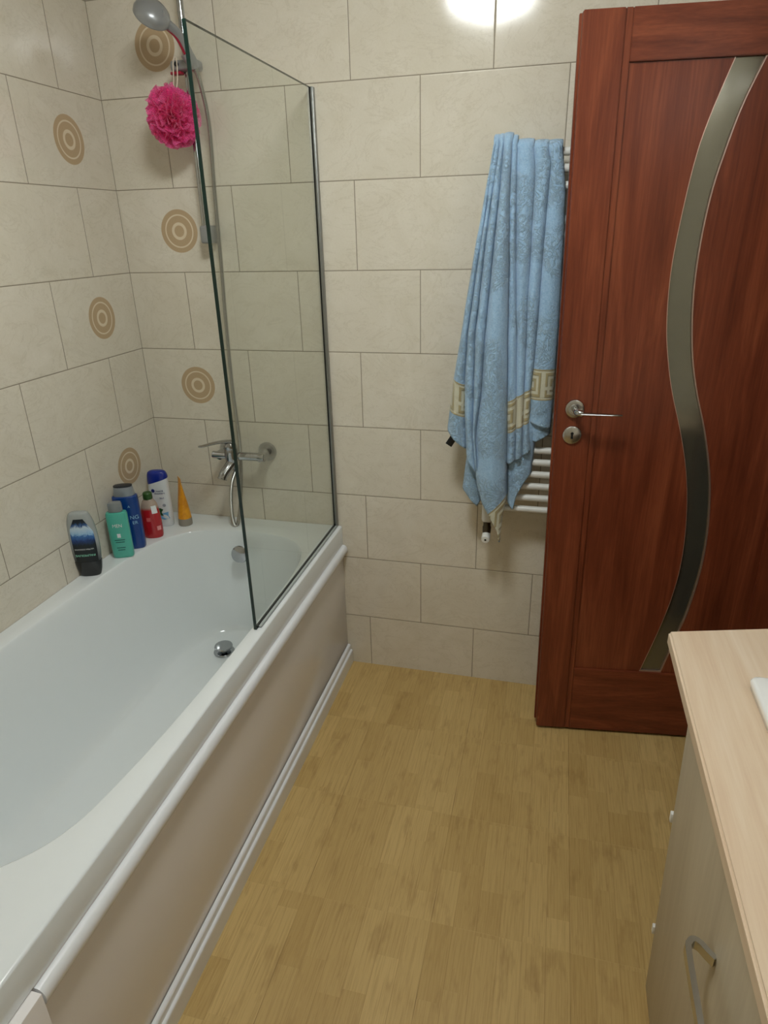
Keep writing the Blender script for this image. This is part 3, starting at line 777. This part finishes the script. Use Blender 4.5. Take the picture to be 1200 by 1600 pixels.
# crease lines: (z, x)
K0 = [(1.80, .246), (1.755, .240), (1.607, .216), (1.486, .197), (1.286, .168), (1.169, .150), (1.073, .139), (1.0, .131)]
K1 = [(1.80, .2495), (1.755, .243), (1.653, .234), (1.5, .214), (1.30, .190), (1.162, .184), (1.058, .187), (.95, .194)]
K2 = [(1.80, .258), (1.755, .2525), (1.672, .245), (1.5, .228), (1.30, .2115), (1.16, .2125), (1.016, .214), (.86, .232)]
K3 = [(1.80, .268), (1.755, .2665), (1.672, .2635), (1.503, .252), (1.30, .239), (1.127, .233), (1.0, .2205), (.862, .225), (.78, .238), (.694, .284)]
K4 = [(1.80, .290), (1.755, .289), (1.69, .2885), (1.503, .296), (1.30, .302), (1.0, .3155), (.935, .317), (.80, .323), (.70, .318)]
K5 = [(1.80, .300), (1.76, .302), (1.6, .308), (1.359, .322), (1.25, .330), (.9, .345)]
K6 = [(1.80, .336), (1.76, .345), (1.7, .352), (1.5, .352), (1.36, .352), (1.2, .356), (.9, .364)]
K7 = [(1.80, .372), (1.76, .382), (1.727, .390), (1.569, .386), (1.289, .382), (1.201, .379), (1.143, .376), (1.041, .377), (.95, .388)]
K8 = [(1.80, .400), (1.76, .416), (1.659, .431), (1.5, .437), (1.289, .441), (1.1, .441), (1.0, .440)]
def pleat(bm, uvl, Lc, Rc, ztop, zbL, zbR, depth, base=0., nu=16, nv=150, back=.12, band=None, bandw=None, tuck=.8, zbfun=None, seed=0, wrap=True, top_r=.022):
    """one fold of the towel: arched strip between two crease lines, going over the rail at the top"""
    V = []
    rows = []
    if wrap:
        for k in range(5): rows.append(('b', k/5))
        for k in range(9): rows.append(('t', k/9))
    for k in range(nv+1): rows.append(('f', k/nv))
    for kind, t in rows:
        R = []
        for i in range(nu+1):
            u = i/nu
            zb = (zbL+(zbR-zbL)*u) if zbfun is None else zbfun(u)
            zf0 = ztop-top_r
            if kind == 'f': z = zf0+(zb-zf0)*t
            else: z = zf0
            x0, x1 = interp(Lc, z), interp(Rc, z)
            x = x0+(x1-x0)*u
            d = depth*(.35+.65*min(1, (ztop-z)/.25)) if kind == 'f' else depth*.35
            s = math.sin(PI*u)**.42
            rough_ = .35 if seed == 9 else 1.0; grow = base*min(1, max(0, (ztop-z)/.3))
            nn = noise.noise(Vector((x*38, z*9, seed)))*.005+noise.noise(Vector((x*80, z*60, seed+4)))*.0030*max(0, noise.noise(Vector((x*12, z*5, 3.3)))+.35)+abs(noise.noise(Vector((x*55, z*45, 8.1))))*-.003
            nn *= rough_
            if kind == 'f':
                y = FY-grow-d*s+nn+.016*(1-s)
                x += noise.noise(Vector((u*2, z*11, seed+9)))*.0035*math.sin(PI*u)
            elif kind == 't':
                a = PI*t; y = -.080-(-.080-FY)*(-math.cos(a))*-1 if False else -.084+.030*math.cos(a)-d*s*math.sin(a/2)
                z = zf0+top_r*math.sin(a)+.002*s
            else:
                y = -.054+nn*.5; z = zf0-back*(1-t)
            R.append((bm.verts.new((x, y, z)), x, z))
        V.append(R)
    for j in range(len(V)-1):
        for i in range(nu):
            q = [V[j][i], V[j][i+1], V[j+1][i+1], V[j+1][i]]
            f = bm.faces.new([k[0] for k in q]); mi = 0
            if band is not None:
                xm = sum(k[1] for k in q)/4; zm = sum(k[2] for k in q)/4
                a, b_ = band(xm); 
            f.material_index = mi
            for lp, k in zip(f.loops, q):
                if band is not None:
                    a, b_ = band(k[1]); lp[uvl].uv = ((k[1]-.10)/.062, (k[2]-b_)/max(1e-4, a-b_))
                else: lp[uvl].uv = (k[1]*10, -5)
def towel_part(name, specs, parent, thick=.0045):
    bm = bmesh.new(); uvl = bm.loops.layers.uv.new('UV')
    for s in specs: pleat(bm, uvl, **s)
    o = link(name, bm, M['towel'], parent, auto=0)
    place(o, TO)
    md = o.modifiers.new('thickness', 'SOLIDIFY'); md.thickness = thick; md.offset = 0; md.use_even_offset = False
    return o
bandA = lambda x: (1.169-(x-.15)*.55, 1.073-(x-.139)*.45)
bandT = lambda x: (.757+(x-.276)*1.15, .715+(x-.276)*.9-.08)
bandM = lambda x: (1.105+(x-.314)*.62, 1.005+(x-.314)*.60)
bandG = lambda x: (1.201, 1.111)
left_z = lambda u: 1.012-.066*u
towel_part('left_fold', [dict(Lc=K0, Rc=K1, ztop=1.800, zbL=1.012, zbR=.948, depth=.026, base=.010, band=bandA, seed=1),
                         dict(Lc=K1, Rc=K2, ztop=1.800, zbL=.945, zbR=.87, depth=.027, base=.014, seed=2),
                         dict(Lc=K2, Rc=K3, ztop=1.801, zbL=.872, zbR=.985, depth=.028, base=.018, seed=3)], tw)
def tailb(u):
    pts_ = [(0, .862), (.12, .80), (.35, .735), (.62, .665), (.75, .655), (.85, .72), (1, .795)]
    return interp(pts_, u)
towel_part('centre_fold', [dict(Lc=K3, Rc=K4, ztop=1.803, zbL=0, zbR=0, zbfun=tailb, depth=.034, base=.020, band=bandT, seed=5, nu=22, nv=120)], tw)
towel_part('middle_fold', [dict(Lc=K4, Rc=K5, ztop=1.797, zbL=.908, zbR=.922, depth=.016, base=.008, band=bandM, seed=6),
                           dict(Lc=K5, Rc=K6, ztop=1.787, zbL=.922, zbR=.934, depth=.016, base=.006, band=bandM, seed=7),
                           dict(Lc=K6, Rc=K7, ztop=1.783, zbL=.934, zbR=.956, depth=.013, base=.004, band=bandM, seed=8)], tw)
towel_part('right_fold', [dict(Lc=K7, Rc=K8, ztop=1.782, zbL=1.043, zbR=1.022, depth=.009, base=.006, band=bandG, seed=9)], tw)
# back layers that show below: hanging corners
KB0 = [(1.2, .19), (.926, .193), (.81, .182), (.75, .19)]; KB1 = [(1.2, .235), (.86, .235), (.76, .245)]
KC0 = [(1.1, .318), (.88, .320), (.77, .325)]; KC1 = [(1.1, .40), (.95, .396), (.874, .392), (.8, .392)]
KD0 = [(1.2, .37), (1.04, .372), (.97, .386)]; KD1 = [(1.2, .44), (.97, .44)]
def cut(pts_): return lambda u: interp(pts_, u)
towel_part('back_fold', [dict(Lc=KB0, Rc=KB1, ztop=1.10, zbL=0, zbR=0, zbfun=cut([(0, .812), (.7, .756), (1, .78)]), depth=.008, base=-.004, wrap=False, nv=40, seed=11),
                         dict(Lc=KC0, Rc=KC1, ztop=1.08, zbL=0, zbR=0, zbfun=cut([(0, .775), (.3, .752), (.42, .80), (.7, .845), (1, .875)]), depth=.010, base=-.006, wrap=False, nv=40, seed=12),
                         dict(Lc=KD0, Rc=KD1, ztop=1.12, zbL=0, zbR=0, zbfun=cut([(0, .985), (.3, .98), (.8, .998), (1, 1.005)]), depth=.005, base=-.006, wrap=False, nv=30, seed=13)], tw)
bm = box((-.011, -.0015, -.021), (.011, .0015, .021), .001)
o = link('care_tag', bm, M['black'], tw); o.matrix_parent_inverse = Matrix.Translation(-Vector(TO)); o.location = (.1465, -.118, .975); o.rotation_euler = (0, .55, 0)

# ------------------------------------------------------------------ door
DA = Vector((.471, -.233, .010)); DE = Vector((.99318, .1166, 0)); DN = Vector((.1166, -.99318, 0))   # DN: towards the room
DT, DW, DH = .040, .712, 2.011
def D(u, z, n_=0.):
    """door point: u along leaf, z height above leaf bottom line, n_ out of the visible face; the leaf sags slightly"""
    return DA + DE*(u-.030*z/DH) + DN*n_ + Vector((0, 0, z))
dr = empty('door_1', tuple(DA), 'red brown panelled door standing open against the far wall', 'door', kind='structure')
def dlink(name, bm, mat, parent=dr, **k): return place(link(name, bm, mat, parent, **k), tuple(DA))
def dbox(bm, u0, u1, z0, z1, n0, n1, bev=0.):
    lo = [D(u0, z0, n0), D(u1, z0, n0), D(u1, z0, n1), D(u0, z0, n1)]; hi = [D(u0, z1, n0), D(u1, z1, n0), D(u1, z1, n1), D(u0, z1, n1)]
    vs = [bm.verts.new(p) for p in lo+hi]
    fs = [(0, 1, 2, 3), (7, 6, 5, 4), (0, 4, 5, 1), (1, 5, 6, 2), (2, 6, 7, 3), (3, 7, 4, 0)]
    F = [bm.faces.new([vs[i] for i in f]) for f in fs]
    if bev:
        es = set()
        for f in F: es |= set(f.edges)
        bmesh.ops.bevel(bm, geom=list(es), offset=bev, segments=2, affect='EDGES')
SW = .105   # stile width
bm = bmesh.new(); dbox(bm, 0, SW-.012, 0, DH, -DT+.013, 0, .002); dlink('stile', bm, M['door'])
bm = bmesh.new(); dbox(bm, -.005, SW-.012, .010, DH, -DT, -DT+.0129, .001); dlink('rebate', bm, M['door'])
# bevelled inner edge of the stile
bm = bmesh.new(); dbox(bm, SW-.0118, SW+.004, .0, DH, -DT, -.0025, .0015); dlink('stile_bevel', bm, M['door'])
bm = bmesh.new(); dbox(bm, DW-SW, DW, 0, DH, -DT, 0, .002); dlink('stile', bm, M['door'])
bm = bmesh.new(); dbox(bm, SW+.0041, DW-SW-.0001, 1.908, DH, -DT, -.001, .0015); dlink('rail', bm, M['door_h'])
bm = bmesh.new(); dbox(bm, SW+.0041, DW-SW-.0001, 0, .243, -DT, -.001, .0015); dlink('rail', bm, M['door_h'])
# S curved glass strip between two infill panels
SL = [(.35, 1.918), (.312, 1.805), (.29, 1.711), (.272, 1.56), (.266, 1.45), (.272, 1.33), (.288, 1.235), (.308, 1.155), (.343, 1.045), (.371, .935), (.388, .817), (.394, .691), (.387, .572), (.361, .43), (.314, .251)]
SR = [(.418, 1.918), (.382, 1.826), (.358, 1.735), (.339, 1.64), (.329, 1.52), (.330, 1.40), (.345, 1.27), (.370, 1.165), (.404, 1.06), (.432, .95), (.448, .85), (.456, .733), (.452, .61), (.434, .478), (.420, .418), (.380, .251)]
def spl(tab): return [(p.x-.013*p.y/2.01, p.y) for p in smooth_path([(a, b, 0) for a, b in tab], 5)]
SLs = [(z, u) for u, z in spl(SL)]; SRs = [(z, u) for u, z in spl(SR)]
N = 70; Z0, Z1 = .244, 1.907
zz_ = [Z0+(Z1-Z0)*i/N for i in range(N+1)]
def strip(fa, fb, n0, n1):
    b = bmesh.new(); L = []
    for z in zz_:
        L.append([D(fa(z), z, n1), D(fb(z), z, n1), D(fb(z), z, n0), D(fa(z), z, n0)])
    loft(b, L, True, True, True); return b
zl = lambda z: interp(SLs, z+.010); zr = lambda z: interp(SRs, z+.010)
dlink('infill_panel', strip(lambda z: SW+.0041, zl, -DT+.004, -.008), M['door'])
dlink('infill_panel', strip(zr, lambda z: DW-SW-.0001, -DT+.004, -.008), M['door'])
gl = dlink('glass_strip', strip(lambda z: zl(z)+.0002, lambda z: zr(z)-.0002, -DT+.010, -.013), M['door_glass'])
b = strip(lambda z: zl(z)-.0002, lambda z: zl(z)+.0016, -.0128, -.0068)
for part in (strip(lambda z: zr(z)-.0026, lambda z: zr(z)+.0004, -.0128, -.0066),):
    me = bpy.data.meshes.new('t'); part.to_mesh(me); part.free(); b.from_mesh(me); bpy.data.meshes.remove(me)
dbox(b, zl(Z0), zr(Z0), Z0-.0005, Z0+.004, -.0128, -.0066)
bd = dlink('beading', b, M['door_glass_rim'], gl)
# handle
hc_ = D(.046, 1.107, 0)
bm = bmesh.new(); lathe(bm, [(0, 0), (.0255, 0), (.026, .003), (.0245, .008), (.021, .0095), (.014, .0095), (.012, .012), (0, .012)], hc_, DN, 40)
hd = dlink('door_handle', bm, M['chrome_b'])
bm = bmesh.new(); pth = smooth_path([hc_+DN*.010, hc_+DN*.036, hc_+DN*.048+DE*.004, hc_+DN*.053+DE*.016+Vector((0, 0, -.002))], 5)
tube(bm, pth, .0085, 18)
lp = []
for k in range(9):
    t = k/8; p = hc_+DN*(.053-.003*t)+DE*(.010+.108*t)+Vector((0, 0, -.002-.004*t)); w = .0085*(1-.25*t) if k < 8 else .004
    lp.append([p+DN*w*math.cos(a)+Vector((0, 0, 1))*(.0050*(1-.4*t))*math.sin(a) for a in [2*PI*q/14 for q in range(14)]])
loft(bm, lp, True, True, True)
lv = dlink('lever', bm, M['chrome'], hd)
kc = D(.044, 1.032, 0)
bm = bmesh.new(); lathe(bm, [(0, 0), (.0255, 0), (.026, .002), (.025, .006), (.022, .008), (0, .008)], kc, DN, 40)
ke = dlink('keyhole_plate', bm, M['chrome_b'])
bm = bmesh.new(); lathe(bm, [(0, 0), (.0042, 0), (.0042, .0004), (0, .0005)], kc+DN*.0081+Vector((0, 0, .005)), DN, 16)
q0 = kc+DN*.0083
vs = [bm.verts.new(q0+DE*a+Vector((0, 0, b_))) for a, b_ in ((-.0025, .005), (.0025, .005), (.0032, -.010), (-.0032, -.010))]; bm.faces.new(vs)
kk = dlink('keyhole', bm, M['dark'], ke)

# ------------------------------------------------------------------ vanity
CO = (.95, -1.6, 0)
ct = empty('vanity_cabinet', CO, 'pale wood wash stand cabinet with a horizontal bar handle', 'cabinet')
def lean(bm):
    for q in bm.verts: q.co.x -= .027*q.co.z*(1 if q.co.x < .8 else 0)
    return bm
place(link('carcass', lean(box((.7605, -2.30, .0), (1.1925, -1.034, .829), .001)), M['beech_v'], ct), CO)
fr = place(link('drawer_front', lean(box((.7415, -1.735, .002), (.7600, -1.030, .826), .0012)), M['beech_v'], ct), CO)
place(link('drawer_front', lean(box((.7415, -2.30, .002), (.7600, -1.738, .826), .0012)), M['beech_v'], ct), CO)
# handle: flat bar with hooked ends
def flatbar(bm, path, w, t):
    P = [Vector(p) for p in path]; L = []
    for i, p in enumerate(P):
        tn = (P[min(i+1, len(P)-1)]-P[max(i-1, 0)]).normalized(); up = Vector((0, 0, 1)); s = tn.cross(up).normalized()
        L.append([p+s*t+up*w, p-s*t+up*w, p-s*t-up*w, p+s*t-up*w])
    loft(bm, L, True, True, True)
bm = bmesh.new()
path = smooth_path([(.7248, -1.374, .604), (.7160, -1.364, .604), (.7080, -1.354, .604), (.6995, -1.350, .604), (.6925, -1.356, .604), (.6890, -1.372, .604), (.6885, -1.46, .604), (.6885, -1.55, .604), (.6890, -1.598, .604), (.6925, -1.614, .604), (.6995, -1.620, .604), (.7080, -1.616, .604), (.7160, -1.606, .604), (.7248, -1.596, .604)], 5)
flatbar(bm, path, .0085, .0042)
hh = place(link('handle', bm, M['chrome_b'], fr, auto=40), CO)
for zz in (.512, .188):
    place(link('edge_cap', box((.7375-.027*zz, -1.0325+.001, zz-.012), (.7475-.027*zz, -1.0215, zz+.010), .001), M['white_p'], ct), CO)

WT = .857
pl_ = [(.6895, -.905), (.895, -.845), (1.1925, -.885), (1.1925, -2.32), (.6895, -2.32)]
pl_ = [(.6895, -.905), (.900, -.888-.0+.040), (1.1925, -.888), (1.1925, -2.32), (.6895, -2.32)]
bm = bmesh.new()
vb = [bm.verts.new((x, y, .8295)) for x, y in pl_]; vt = [bm.verts.new((x, y, WT)) for x, y in pl_]
bm.faces.new(vb[::-1]); bm.faces.new(vt)
for i in range(5): bm.faces.new((vb[i], vb[(i+1) % 5], vt[(i+1) % 5], vt[i]))
bmesh.ops.bevel(bm, geom=[e for e in bm.edges], offset=.004, segments=3, affect='EDGES')
tag(link('worktop', bm, M['beech']), 'pale wood grain worktop on the wash stand cabinet', 'worktop')

# sink
sx0, sx1, sy0, sy1 = .789, 1.165, -1.60, -1.05
SCX, SCY = (sx0+sx1)/2, (sy0+sy1)/2
so = (SCX, SCY, WT)
sk = empty('sink', so, 'white rectangular ceramic basin set on the worktop', 'sink')
def rr(hw, hd_, r, n_=8):
    o_ = []
    for qx, qy, a0 in ((1, 1, 0), (-1, 1, PI/2), (-1, -1, PI), (1, -1, 3*PI/2)):
        for k in range(n_+1):
            a = a0+PI/2*k/n_; o_.append((SCX+qx*(hw-r)+r*math.cos(a), SCY+qy*(hd_-r)+r*math.sin(a)))
    return o_
hw, hd2 = (sx1-sx0)/2, (sy1-sy0)/2
L = []
for ins, z, r in ((.010, WT+.0008, .010), (.006, WT+.0035, .012), (.004, WT+.018, .012), (.006, WT+.0225, .013), (.010, WT+.0245, .016), (.055, WT+.0245, .05), (.062, WT+.022, .055), (.070, WT+.010, .06), (.085, WT-.02+.005, .07), (.11, WT-.022, .06), (.15, WT-.024, .03)):
    L.append([Vector((x, y, max(z, WT+.003) if ins > .06 else z)) for x, y in rr(hw-ins, hd2-ins, r)])
bm = bmesh.new(); loft(bm, L, True, True, True)
place(link('basin', bm, M['ceramic'], sk, auto=50), so)
bm = bmesh.new(); lathe(bm, [(0, 0), (.022, 0), (.023, .002), (.018, .004), (0, .004)], (SCX, SCY, WT+.0031), n=24)
place(link('drain', bm, M['chrome'], sk), so)

# ------------------------------------------------------------------ light
w = bpy.data.worlds.new('world'); scn.world = w; w.use_nodes = True
bg = w.node_tree.nodes['Background']; bg.inputs[0].default_value = (.9, .95, 1, 1); bg.inputs[1].default_value = .05

scn.view_settings.view_transform = 'Standard'; scn.view_settings.look = 'None'; scn.view_settings.gamma = 1
scn.view_settings.use_curve_mapping = False
scn.view_settings.exposure = -0.3
